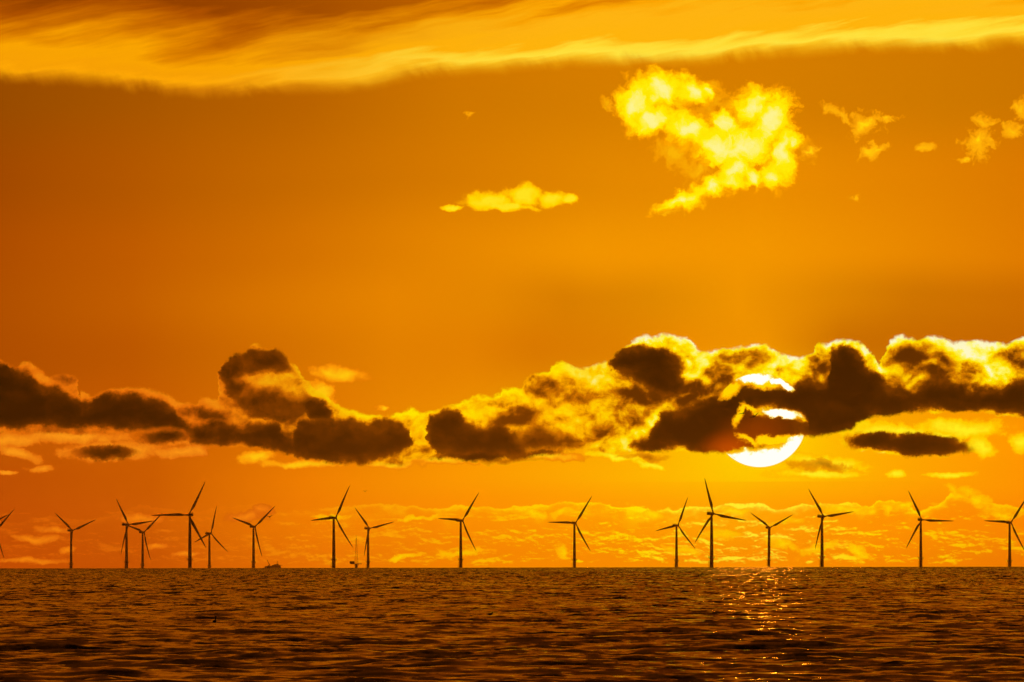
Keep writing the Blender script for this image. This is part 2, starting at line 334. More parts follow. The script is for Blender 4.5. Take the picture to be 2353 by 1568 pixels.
extra = mr(mul(blobs(V1, [(380,1004,62,20,2),(2100,1024,144,28,-3),(2010,1016,80,24,0),(240,1041,84,18),(1760,990,120,34)], 0.05), 0.5), -0.06, 0.12)
alpha = mx(alpha, extra)
# red glow where the sun burns through the thin foot of the bank
rg = mr(VM('LENGTH', scl(VM('SUBTRACT', P, G(1680, 1032)), (1, 1.7, 1))), 0.9, 0.0)
rg2 = mr(VM('LENGTH', scl(VM('SUBTRACT', P, G(1745, 990)), (0.8, 1.7, 1))), 1.0, 0.0)
bank = mix(mul(rg, 0.6), bank, lin((222, 84, 0)))
bank = mix(mul(rg2, 0.35), bank, lin((190, 74, 0)))
layer(alpha, bank)

# ---- the sun's disc, hidden where the bank is thick
disc = mr(sd, 1.085, 1.065)
holeW = blobs(V1, [(1732,868,44,16,0),(1792,881,40,9,-22),(1797,954,46,12,-5),(1745,1068,124,36,2),(1822,1036,50,26,28)], 0.05)
holeY = mx(holeW, blobs(V1, [(1684,896,30,14,32),(1700,952,10,30,-22),(1726,940,26,6,-24),(1716,1010,30,9,-32),(1770,1012,70,10,4),(1756,880,70,16,-6)], 0.05))
hf = noise(P, 4.6, 6, 0.66)
gap = mad(sub(hn, 0.5), 0.8, mul(sub(hf, 0.5), 1.0))
ty = add(holeY, gap); tw = add(holeW, gap)
layer(mul(disc, mr(ty, -0.20, 0.25)), lin((246, 150, 0)))
layer(mul(disc, mr(ty, 0.05, 0.55)), lin((255, 214, 0)))
layer(mul(disc, mr(tw, -0.02, 0.22)), lin((255, 244, 70)))
layer(mul(disc, mr(tw, 0.06, 0.34)), (1.15, 1.1, 1.0, 1))
BANDS['bank'] = CUR; CUR = None

# ================================================= above the picture: broken cloud glowing from below
cl = noise(scl(P, (0.10, 0.22, 1), (0, 0, 8)), 1.0, 4, 0.55)
layer(1.0, mix(mr(cl, 0.38, 0.62), lin((132, 58, 2)), lin((224, 114, 3))))
BANDS['over'] = CUR

def gate(f, a, b):
    m = ND.new('ShaderNodeMixShader'); LK.new(f, m.inputs[0]); LK.new(a, m.inputs[1]); LK.new(b, m.inputs[2]); return m.outputs[0]
cur = gate(M('GREATER_THAN', Y, 1.97), BANDS['low'], BANDS['bank'])
cur = gate(M('GREATER_THAN', Y, 5.75), cur, BANDS['high'])
cur = gate(mr(Y, 13.4, 15.5), cur, BANDS['over'])

# ---- the clear dusk dome overhead
nish = ND.new('ShaderNodeTexSky'); nish.sky_type = 'NISHITA'; nish.sun_disc = False
nish.sun_elevation = SUN_EL; nish.sun_rotation = SUN_AZ
bg = ND.new('ShaderNodeBackground')
LK.new(mix(1.0, nish.outputs[0], lin((255, 125, 30)), 'MULTIPLY'), bg.inputs[0])
LK.new(mr(EL, R(3.4), R(12), 0.0, 0.02), bg.inputs[1])
ash = ND.new('ShaderNodeAddShader'); LK.new(cur, ash.inputs[0]); LK.new(bg.outputs[0], ash.inputs[1])
wo = ND.new('ShaderNodeOutputWorld'); LK.new(ash.outputs[0], wo.inputs[0])
#SKYEND

# ================================================================== materials
def mat(name, color, rough=0.6, metal=0.0, grain=0.0, gscale=2.0, dirt=None):
    m = bpy.data.materials.new(name); m.use_nodes = True
    nt = m.node_tree; b = nt.nodes['Principled BSDF']
    b.inputs['Roughness'].default_value = rough; b.inputs['Metallic'].default_value = metal
    tcn = nt.nodes.new('ShaderNodeTexCoord')
    n = nt.nodes.new('ShaderNodeTexNoise'); n.inputs['Scale'].default_value = gscale; n.inputs['Detail'].default_value = 5
    nt.links.new(tcn.outputs['Object'], n.inputs['Vector'])
    r = nt.nodes.new('ShaderNodeValToRGB')
    c2 = dirt or tuple(v * (1 - grain) for v in color)
    r.color_ramp.elements[0].position = 0.35; r.color_ramp.elements[1].position = 0.65
    r.color_ramp.elements[0].color = (*c2, 1); r.color_ramp.elements[1].color = (*color, 1)
    nt.links.new(n.outputs['Fac'], r.inputs[0]); nt.links.new(r.outputs[0], b.inputs['Base Color'])
    return m
M_PAINT = mat("turbine_paint", (0.52, 0.53, 0.52), 0.45, 0, 0.10, 0.15)
M_YELLOW = mat("foundation_paint", (0.50, 0.34, 0.04), 0.55, 0, 0.25, 0.3)
M_STEEL = mat("galvanised_steel", (0.30, 0.30, 0.30), 0.5, 0.6, 0.3, 0.5)
M_RIG = mat("rig_steel", (0.22, 0.18, 0.15), 0.7, 0.2, 0.35, 0.15)
M_BIRD = mat("feathers_dark", (0.06, 0.055, 0.05), 0.8, 0, 0.4, 30)
M_GULL = mat("feathers_grey", (0.16, 0.16, 0.165), 0.8, 0, 0.4, 30)
M_BEAK = mat("beak", (0.18, 0.12, 0.03), 0.5, 0, 0.2, 30)

def tag(o, label=None, cat=None, group=None, kind=None):
    for k, v in (('label', label), ('category', cat), ('group', group), ('kind', kind)):
        if v: o[k] = v
    return o
def empty(name, loc, rz=0.0):
    o = bpy.data.objects.new(name, None); COL.objects.link(o)
    o.location = loc; o.rotation_euler = (0, 0, rz); o.empty_display_size = 1.0
    return o
def link(name, bm, m, parent=None, smooth=True):
    me = bpy.data.meshes.new(name)
    bmesh.ops.recalc_face_normals(bm, faces=bm.faces[:])
    bm.to_mesh(me); bm.free()
    me.materials.append(m)
    if smooth:
        me.polygons.foreach_set('use_smooth', [True] * len(me.polygons))
        try: me.set_sharp_from_angle(angle=R(35))
        except Exception: pass
    o = bpy.data.objects.new(name, me); COL.objects.link(o); o.parent = parent
    return o
def rings(bm, prof, seg=24, axis='Z', center=(0, 0, 0), caps=True):
    """lathe: prof = [(distance along axis, radius)]"""
    rows_ = []
    for h, r in prof:
        row_ = []
        for i in range(seg):
            a = 2 * math.pi * i / seg; c, s_ = r * math.cos(a), r * math.sin(a)
            p = {'Z': (c, s_, h), 'Y': (c, h, s_), 'X': (h, c, s_)}[axis]
            row_.append(bm.verts.new((p[0] + center[0], p[1] + center[1], p[2] + center[2])))
        rows_.append(row_)
    for a, b in zip(rows_[:-1], rows_[1:]):
        for i in range(seg):
            bm.faces.new((a[i], a[(i + 1) % seg], b[(i + 1) % seg], b[i]))
    if caps:
        bm.faces.new(rows_[0]); bm.faces.new(rows_[-1])
def box(bm, x0, x1, y0, y1, z0, z1, bev=0.0):
    r = bmesh.ops.create_cube(bm, size=1.0)
    for v in r['verts']:
        v.co = Vector(((x0 + x1) / 2 + v.co.x * (x1 - x0), (y0 + y1) / 2 + v.co.y * (y1 - y0), (z0 + z1) / 2 + v.co.z * (z1 - z0)))
    if bev:
        ed = list({e for v in r['verts'] for e in v.link_edges})
        bmesh.ops.bevel(bm, geom=ed, offset=bev, segments=2, affect='EDGES', profile=0.5)
def bar(bm, a, b, r=0.1, seg=6, r2=None):
    a, b = Vector(a), Vector(b); d = b - a
    q = d.to_track_quat('Z', 'Y').to_matrix()
    r2 = r if r2 is None else r2
    A = [bm.verts.new(a + q @ Vector((r * math.cos(2 * math.pi * i / seg), r * math.sin(2 * math.pi * i / seg), 0))) for i in range(seg)]
    B = [bm.verts.new(b + q @ Vector((r2 * math.cos(2 * math.pi * i / seg), r2 * math.sin(2 * math.pi * i / seg), 0))) for i in range(seg)]
    for i in range(seg): bm.faces.new((A[i], A[(i + 1) % seg], B[(i + 1) % seg], B[i]))
    bm.faces.new(A); bm.faces.new(B)

# ================================================================== the sea
def sea_height():
    """two tileable wind-sea patches made by summing random wave trains (inverse FFT)"""
    rng = np.random.RandomState(7)
    out = []
    for L, N, wdeg, lp, hs, lmin in ((83.0, 1024, 5.0, 2.0, 0.10, 0.25), (211.0, 1024, -9.0, 7.5, 0.15, 0.9)):
        k1 = 2 * np.pi * np.fft.fftfreq(N, L / N)
        kx, ky = np.meshgrid(k1, k1)            # [iy, ix]
        k = np.hypot(kx, ky); k[0, 0] = 1
        kp = 2 * np.pi / lp
        wd = math.radians(wdeg); c = (kx * math.sin(wd) - ky * math.cos(wd)) / k
        P_ = np.exp(-0.75 * (kp / k) ** 2) / k ** 4 * np.abs(c) ** 7 * np.exp(-(k * lmin / (2 * np.pi)) ** 2)
        P_[0, 0] = 0; P_[c < 0] *= 0.25
        h = np.sqrt(P_) * (rng.randn(N, N) + 1j * rng.randn(N, N))
        z = np.real(np.fft.ifft2(h)); z /= z.std(); z *= hs / 4
        z = z + 0.9 * (z * z - (hs / 4) ** 2) / (hs / 4) * 0.22       # peaked crests, flat troughs
        out.append((z.astype(np.float32), L, N))
    return out
def sample(patch, x, y):
    z, L, N = patch
    u = (x / L * N) % N; v = (y / L * N) % N
    i = np.floor(u).astype(np.int32); j = np.floor(v).astype(np.int32); fu = u - i; fv = v - j
    i %= N; j %= N; i1 = (i + 1) % N; j1 = (j + 1) % N
    return (z[j, i] * (1 - fu) * (1 - fv) + z[j, i1] * fu * (1 - fv) + z[j1, i] * (1 - fu) * fv + z[j1, i1] * fu * fv)
def build_sea():
    dens = 0.5 if FAST_SEA else 1.0
    # bearings: fine inside +-5.5 degrees, wider beyond
    n = int(660 * dens)
    fine = np.linspace(-R(4.6), R(4.6), n)
    g = np.cumsum(np.geomspace(fine[1] - fine[0], R(3), 60)); g = g[g < R(176)]
    ext = np.concatenate([g * (R(178) - R(4.6)) / g[-1]])
    th = np.concatenate([-R(4.6) - ext[::-1], fine, R(4.6) + ext])
    # distances
    a = np.geomspace(4.0, 180.0, 40, endpoint=False)
    nr = int(3000 * dens)
    t_ = np.linspace(0, 1, nr)
    # step grows from 0.16 m near to several metres at the horizon
    b = 180.0 * np.exp(t_ ** 1.0 * math.log(9000.0 / 180.0))
    c = np.geomspace(9000.0, 30000.0, 100)[1:]
    r = np.concatenate([a, b, c])
    T_, R_ = np.meshgrid(th, r)
    x = (R_ * np.sin(T_)).astype(np.float64); y = (R_ * np.cos(T_)).astype(np.float64)
    w = np.clip((R_ - 60) / 100, 0, 1)
    h = np.zeros_like(x)
    for p, (ox, oy) in zip(sea_height(), ((11.3, 5.1), (57.0, 120.0))):
        h += sample(p, x + ox, y + oy)
    # gusts: patches of rougher and calmer water
    gust = 1 + 0.22 * np.sin(x / 61.0 + 1.3 * np.sin(y / 310.0)) * np.sin(y / 173.0 + 0.7)
    z = h * w * gust - R_ ** 2 / (2 * RE)
    z[np.abs(T_) > R(30)] = (- R_ ** 2 / (2 * RE))[np.abs(T_) > R(30)]
    co = np.stack([x, y, z], -1).reshape(-1, 3).astype(np.float32)
    nrw, ncl = R_.shape
    idx = np.arange(nrw * ncl, dtype=np.int32).reshape(nrw, ncl)
    q = np.stack([idx[:-1, :-1], idx[:-1, 1:], idx[1:, 1:], idx[1:, :-1]], -1).reshape(-1, 4)[:, ::-1]
    me = bpy.data.meshes.new("sea")
    me.vertices.add(len(co)); me.vertices.foreach_set('co', co.ravel())
    me.loops.add(q.size); me.loops.foreach_set('vertex_index', np.ascontiguousarray(q).ravel())
    me.polygons.add(len(q)); me.polygons.foreach_set('loop_start', np.arange(0, q.size, 4, dtype=np.int32))
    me.polygons.foreach_set('use_smooth', np.ones(len(q), dtype=bool))
    me.update(calc_edges=True)
    o = bpy.data.objects.new("sea", me); COL.objects.link(o)
    tag(o, kind='structure')
    m = bpy.data.materials.new("sea_water"); m.use_nodes = True
    nt = m.node_tree; b = nt.nodes['Principled BSDF']
    b.inputs['Base Color'].default_value = (0.022, 0.015, 0.008, 1)
    b.inputs['IOR'].default_value = 1.33
    b.inputs['Roughness'].default_value = SEA_ROUGH
    geo = nt.nodes.new('ShaderNodeNewGeometry')
    def nz(scale, detail, rough, out):
        mp = nt.nodes.new('ShaderNodeMapping'); mp.inputs['Scale'].default_value = scale
        nt.links.new(geo.outputs['Position'], mp.inputs['Vector'])
        nn = nt.nodes.new('ShaderNodeTexNoise'); nn.inputs['Scale'].default_value = 1.0
        nn.inputs['Detail'].default_value = detail; nn.inputs['Roughness'].default_value = rough
        nt.links.new(mp.outputs[0], nn.inputs['Vector']); return nn.outputs[out]
    def mth(op, a_, b_):
        n_ = nt.nodes.new('ShaderNodeMath'); n_.operation = op
        for k_, v_ in enumerate((a_, b_)):
            if isinstance(v_, bpy.types.NodeSocket): nt.links.new(v_, n_.inputs[k_])
            elif v_ is not None: n_.inputs[k_].default_value = v_
        return n_.outputs[0]
    # ripples too fine for the mesh: slopes straight from noise, the steeper sides facing the shore
    sx = nt.nodes.new('ShaderNodeSeparateColor'); nt.links.new(nz((1.3, 0.6, 0.3), 4, 0.65, 'Color'), sx.inputs[0])
    big = nz((0.05, 0.02, 0.0), 3, 0.6, 'Fac')
    mid = nz((0.42, 0.24, 0.0), 5, 0.68, 'Fac')
    d_ = nt.nodes.new('ShaderNodeVectorMath'); d_.operation = 'LENGTH'; nt.links.new(geo.outputs['Position'], d_.inputs[0])
    far = nt.nodes.new('ShaderNodeMapRange'); nt.links.new(d_.outputs['Value'], far.inputs[0])
    for k_, v_ in zip((1, 2, 3, 4), (250.0, 6200.0, SEA_NEAR, SEA_FAR)): far.inputs[k_].default_value = v_
    amp = mth('MULTIPLY', far.outputs[0], mth('ADD', 0.05, mth('MULTIPLY', big, 1.9)))
    ys = mth('ABSOLUTE', mth('SUBTRACT', sx.outputs[1], 0.46), None)
    ys = mth('MULTIPLY', mth('MULTIPLY', ys, ys), 6.5)
    ys = mth('ADD', ys, mth('MULTIPLY', mth('MAXIMUM', mth('SUBTRACT', mid, 0.51), 0.0), SEA_MID))
    vx_ = mth('MULTIPLY', mth('SUBTRACT', sx.outputs[0], 0.5), mth('MULTIPLY', amp, 1.25))
    vy_ = mth('MULTIPLY', ys, mth('MULTIPLY', amp, -1.0))
    cv = nt.nodes.new('ShaderNodeCombineXYZ'); nt.links.new(vx_, cv.inputs[0]); nt.links.new(vy_, cv.inputs[1])
    ad = nt.nodes.new('ShaderNodeVectorMath'); ad.operation = 'ADD'
    nt.links.new(geo.outputs['Normal'], ad.inputs[0]); nt.links.new(cv.outputs[0], ad.inputs[1])
    nm_ = nt.nodes.new('ShaderNodeVectorMath'); nm_.operation = 'NORMALIZE'; nt.links.new(ad.outputs[0], nm_.inputs[0])
    nt.links.new(nm_.outputs[0], b.inputs['Normal'])
    me.materials.append(m)
    return o
SEA_ROUGH, SEA_NEAR, SEA_FAR, SEA_MID = 0.10, 0.34, 3.9, 3.4
build_sea()

# ================================================================== wind turbines
HUB_Z = 80.0; DECK_Z = 18.0; BL = 53.5; OVER = 4.6
def make_turbine():
    root = empty('wind_turbine', (0, 0, 0))
    bm = bmesh.new()
    rings(bm, [(-26, 2.55), (DECK_Z - 0.3, 2.55), (DECK_Z, 2.75), (DECK_Z + 0.25, 2.75)], 28)
    f = link('foundation', bm, M_YELLOW, root)
    bm = bmesh.new()                                             # boat landing and ladder on the foundation
    for s_ in (-0.9, 0.9):
        bar(bm, (s_ - 2.2, -2.9, -20), (s_ - 2.2, -2.9, DECK_Z - 3.5), 0.18)
        for z in (2, 8, 13.5): bar(bm, (s_ - 2.2, -2.9, z), (s_ - 1.6, -1.9, z), 0.12)
    for z in range(-4, 14, 1): bar(bm, (-3.1, -2.9, z), (-1.3, -2.9, z), 0.05, 4)
    link('boat_landing', bm, M_YELLOW, f, False)
    bm = bmesh.new()
    rings(bm, [(DECK_Z + 0.25, 4.5), (DECK_Z + 0.6, 4.6)], 20)
    for k in range(8):
        a = 2 * math.pi * k / 8
        bar(bm, (2.5 * math.cos(a), 2.5 * math.sin(a), DECK_Z - 2.2), (4.2 * math.cos(a), 4.2 * math.sin(a), DECK_Z + 0.2), 0.14, 5)
    wp = link('work_platform', bm, M_STEEL, root)
    bm = bmesh.new()
    for k in range(20):
        a, a2 = 2 * math.pi * k / 20, 2 * math.pi * (k + 1) / 20
        p = (4.5 * math.cos(a), 4.5 * math.sin(a)); p2 = (4.5 * math.cos(a2), 4.5 * math.sin(a2))
        bar(bm, (*p, DECK_Z + 0.6), (*p, DECK_Z + 1.9), 0.07, 5)
        for z in (1.25, 1.9): bar(bm, (*p, DECK_Z + z), (*p2, DECK_Z + z), 0.06, 5)
    bar(bm, (-4.1, -0.5, DECK_Z + 0.6), (-4.1, -0.5, DECK_Z + 3.2), 0.16); bar(bm, (-4.1, -0.5, DECK_Z + 3.1), (-5.9, -0.9, DECK_Z + 3.5), 0.12)
    link('railing', bm, M_STEEL, wp, False)
    bm = bmesh.new()
    z0 = DECK_Z + 0.6
    prof = []
    for z, r_ in ((z0, 2.50), (z0 + 0.6, 2.50), (z0 + 22, 2.22), (z0 + 22.1, 2.30), (z0 + 22.5, 2.30), (z0 + 22.6, 2.2), (z0 + 42, 1.88), (z0 + 42.1, 1.96), (z0 + 42.5, 1.96), (z0 + 42.6, 1.86), (HUB_Z - 2.0, 1.55), (HUB_Z - 1.6, 1.62)):
        prof.append((z, r_))
    rings(bm, prof, 32)
    tw = link('tower', bm, M_PAINT, root)
    bm = bmesh.new(); box(bm, -0.5, 0.5, -2.62, -2.35, z0 + 0.3, z0 + 2.5, 0.05); link('door', bm, M_STEEL, tw, False)
    # nacelle: long rounded box behind the hub (local +Y points to the hub)
    bm = bmesh.new()
    secs = [(3.0, 1.35, 1.45, 0.0), (2.2, 1.75, 1.75, 0.0), (0, 1.95, 1.95, 0.0), (-4, 2.05, 2.05, 0.05), (-8.5, 2.0, 1.95, 0.15), (-9.4, 1.85, 1.75, 0.2), (-9.6, 1.6, 1.5, 0.2)]
    prev = None; first = None
    for y, hx, hz, dz_ in secs:
        ring_ = []
        for i in range(24):
            a = 2 * math.pi * i / 24; c, s_ = math.cos(a), math.sin(a)
            e = 0.42
            ring_.append(bm.verts.new((hx * math.copysign(abs(c) ** e, c), y, HUB_Z + dz_ + hz * math.copysign(abs(s_) ** e, s_))))
        if prev:
            for i in range(24): bm.faces.new((prev[i], prev[(i + 1) % 24], ring_[(i + 1) % 24], ring_[i]))
        else: first = ring_
        prev = ring_
    bm.faces.new(first); bm.faces.new(prev)
    nac = link('nacelle', bm, M_PAINT, root)
    bm = bmesh.new()                                             # hoisting deck on the rear of the roof
    box(bm, -1.9, 1.9, -9.6, -3.2, HUB_Z + 2.16, HUB_Z + 2.3)
    for x in (-1.85, 1.85):
        for z in (2.9, 3.5): bar(bm, (x, -9.5, HUB_Z + z), (x, -3.3, HUB_Z + z), 0.06, 5)
        for k in range(7):
            y = -9.5 + k * 6.2 / 6; bar(bm, (x, y, HUB_Z + 2.3), (x, y, HUB_Z + 3.5), 0.06, 5)
    for y in (-9.5, -3.3):
        for z in (2.9, 3.5): bar(bm, (-1.85, y, HUB_Z + z), (1.85, y, HUB_Z + z), 0.06, 5)
    link('hoist_deck', bm, M_STEEL, nac, False)
    bm = bmesh.new()                                             # wind vane mast
    bar(bm, (0.5, -8.9, HUB_Z + 2.3), (0.5, -8.9, HUB_Z + 4.6), 0.07, 5); bar(bm, (0.0, -8.9, HUB_Z + 4.3), (1.0, -8.9, HUB_Z + 4.3), 0.05, 5)
    link('wind_vane', bm, M_STEEL, nac, False)
    bm = bmesh.new()
    rings(bm, [(3.05, 1.25), (3.2, 1.62), (4.6, 1.70), (5.6, 1.50), (6.3, 1.05), (6.7, 0.5), (6.8, 0.08)], 24, 'Y', (0, 0, HUB_Z))
    link('hub', bm, M_PAINT, root)
    # blade: aerofoil sections along +Z, origin on the rotor axis
    bm = bmesh.new()
    S = [(1.2, 1.15, 2.3, 0, 0), (3.0, 1.15, 2.3, 0, 0.0), (6.0, 1.5, 2.1, 9, 0.0), (10.0, 3.3, 1.35, 11, 0.40), (13.5, 4.3, 0.95, 10, 0.70), (18, 4.0, 0.72, 8, 0.66), (25, 3.4, 0.52, 5.5, 0.55), (33, 2.75, 0.38, 3.5, 0.45),
         (41, 2.1, 0.27, 2, 0.3), (48, 1.5, 0.18, 1, 0.2), (51.5, 0.8, 0.12, 0.5, 0.12), (53.1, 0.42, 0.07, 0, 0.05), (53.5, 0.12, 0.03, 0, 0.0)]
    prev = None; NS = 20
    for i_, (z, ch, th_, tw_, off) in enumerate(S):
        if i_ < 2: ch = 2.3
        bend = 3.4 * (z / 53.5) ** 2 + z * math.sin(R(1.5))
        ring_ = []
        ct, st_ = math.cos(R(tw_ + 4)), math.sin(R(tw_ + 4))
        for i in range(NS):
            a = 2 * math.pi * i / NS
            px_ = 0.5 * math.cos(a); py_ = 0.5 * math.sin(a)
            round_ = max(0.0, 1 - (z - 3) / 8.0) if z > 3 else 1.0
            # thin towards the trailing edge (+x)
            py_ *= round_ + (1 - round_) * (0.30 + 0.95 * (0.5 - px_)) 
            x = px_ * ch + off; y = py_ * th_
            ring_.append(bm.verts.new((x * ct - y * st_, x * st_ * 1.0 + y * ct + bend, z)))
        if prev:
            for i in range(NS): bm.faces.new((prev[i], prev[(i + 1) % NS], ring_[(i + 1) % NS], ring_[i]))
        else: bm.faces.new(ring_)
        prev = ring_
    bm.faces.new(prev)
    bl = link('blade', bm, M_PAINT, root)
    bl.location = (0, OVER, HUB_Z)
    bl.rotation_mode = 'XYZ'
    for k in (1, 2):
        b2 = bl.copy(); COL.objects.link(b2); b2.parent = root
    return root
def kids(o): return [c for c in COL.objects if c.parent == o]
def copy_tree(o, parent=None):
    c = o.copy(); COL.objects.link(c); c.parent = parent
    for ch in kids(o): copy_tree(ch, c)
    return c
# hub column & row in the layout grid, blade length, fore-shortening, rotor angle, side of the nacelle, label
TB = [
 (-46.4,1214.8,84.0,0.84,66,1,"wind turbine cut off by the left edge, showing only the tip of one thicker blade"),
 (-8.5,1216.8,68.0,0.84,44,1,"wind turbine cut off by the left edge, thin blade tips rising and dropping into view"),
 (166.7,1217.8,66.7,0.85,67.5,1,"wind turbine standing alone near the left edge with two blades spread in a wide V"),
 (294.9,1204.3,74.6,0.76,83.5,1,"wind turbine left of a small one behind it, one blade pointing up to the left"),
 (330.8,1221.9,65.3,0.83,47.4,1,"small wind turbine close to the right of a taller one in the left group"),
 (433.3,1182.4,88.6,0.93,29.2,-1,"tallest wind turbine of the left half, one blade level to the left"),
 (484.6,1225.1,64.6,0.73,11.2,1,"small brownish wind turbine right behind the tallest left one, one blade nearly upright"),
 (585.4,1209.7,70.4,0.84,47.3,1,"wind turbine just left of the distant drilling platform, a bird beside its upper blade"),
 (771.0,1189.7,83.2,0.76,26.0,1,"tall wind turbine left of the lattice mast, one blade level to the left"),
 (848.4,1214.1,66.4,0.83,76.8,1,"small wind turbine right of the lattice mast, blades up left and right"),
 (1062.2,1196.3,77.9,0.78,33.7,1,"wind turbine standing alone left of the middle of the picture"),
 (1321.7,1202.6,73.4,0.91,31.8,1,"wind turbine standing alone right of the middle, one blade level to the left"),
 (1557.1,1208.7,69.7,0.80,19.9,1,"smaller wind turbine left of the sun path, just left of the tallest one"),
 (1638.4,1181.6,87.5,0.82,100.3,1,"tallest wind turbine below the sun, one blade steeply up to the left"),
 (1768.3,1213.9,64.5,0.86,62.3,1,"small wind turbine right under the sun with two blades spread in a wide V"),
 (1891.9,1188.5,81.1,0.78,82.2,1,"tall wind turbine next right of the small one under the sun"),
 (2116.7,1196.5,76.5,0.92,92.1,1,"wind turbine standing alone near the right, one blade level to the right"),
 (2321.4,1203.2,76.4,0.84,33.3,1,"wind turbine at the right edge, its right blades cut off by the frame"),
]
proto = make_turbine()
for i, (hx, hy, L, c, th, side, lab) in enumerate(TB):
    o = proto if i == 0 else copy_tree(proto)
    D = BL / (L * K)
    psi = side * math.acos(c)
    ax = Vector((math.sin(psi), math.cos(psi), 0))
    bearing = az(hx); elev = el(hy)
    hub = Vector((math.sin(bearing) * D, math.cos(bearing) * D, CAM_H + D * math.tan(elev)))
    o.location = hub - ax * OVER - Vector((0, 0, HUB_Z))
    o.rotation_euler = (0, 0, -psi)
    for k, b in enumerate([ch for ch in kids(o) if ch.name.startswith('blade')]):
        b.rotation_euler = (0, R(th + 120 * k), 0)
    tag(o, lab, 'wind turbine', 'wind turbines of the offshore farm')

def spot(px_, py_, D):
    a, e = az(px_), el(py_)
    return Vector((math.sin(a) * D, math.cos(a) * D, CAM_H + D * math.tan(e)))

# ================================================================== lattice mast on its monopile
def make_mast():
    D = 18500.0; u = K * D                                       # metres per grid unit there
    base = spot(818, 1305, D)
    root = empty('lattice_mast', (base.x, base.y, base.z), -az(818))
    tag(root, 'thin tapering lattice measuring mast on a small sea platform between two turbines', 'mast')
    bm = bmesh.new(); rings(bm, [(-20, 2.4), (6.5, 2.4)], 20); rings(bm, [(6.5, 3.0), (7.0, 3.2)], 20)
    for s_ in (-1, 1): bar(bm, (s_ * 4.2, 0, 6.9), (s_ * 2.0, 0, 2.2), 0.3)
    link('foundation', bm, M_YELLOW, root)
    bm = bmesh.new(); box(bm, -10.5, 10.0, -5, 5, 7.05, 8.1, 0.1)
    for x in np.linspace(-10.2, 9.7, 9): bar(bm, (x, -4.9, 8.1), (x, -4.9, 9.6), 0.1, 4)
    bar(bm, (-10.2, -4.9, 9.6), (9.7, -4.9, 9.6), 0.12, 4)
    pl = link('work_platform', bm, M_STEEL, root, False)
    bm = bmesh.new(); box(bm, -12.2, -3.4, -3.6, 3.4, 8.12, 12.4, 0.2); link('equipment_cabin', bm, M_RIG, pl, False)
    bm = bmesh.new()
    H = 62.0; b0, b1 = 3.6, 0.45; z0 = 8.1; n = 14
    cor = ((-1, -1), (1, -1), (1, 1), (-1, 1))
    def w(t): return b0 + (b1 - b0) * (t ** 0.8)
    for k in range(n):
        t0, t1 = k / n, (k + 1) / n; w0, w1 = w(t0), w(t1); za, zb = z0 + 46 * t0, z0 + 46 * t1
        for j in range(4):
            a, b = cor[j], cor[(j + 1) % 4]
            bar(bm, (a[0] * w0, a[1] * w0, za), (a[0] * w1, a[1] * w1, zb), 0.20, 4)
            bar(bm, (a[0] * w0, a[1] * w0, za), (b[0] * w1, b[1] * w1, zb), 0.10, 4)
            bar(bm, (b[0] * w0, b[1] * w0, za), (a[0] * w1, a[1] * w1, zb), 0.10, 4)
            bar(bm, (a[0] * w0, a[1] * w0, za), (b[0] * w0, b[1] * w0, za), 0.10, 4)
    bar(bm, (0, 0, z0 + 45), (0, 0, z0 + 52), 0.22, 6, 0.1)
    link('lattice_tower', bm, M_RIG, root, False)
    bm = bmesh.new()
    for z, l in ((22, 4.0), (33, 3.0), (44, 2.2), (50, 1.6)): bar(bm, (-l, 0, z0 + z), (l, 0, z0 + z), 0.10, 4)
    link('sensor_boom', bm, M_STEEL, root, False)
make_mast()

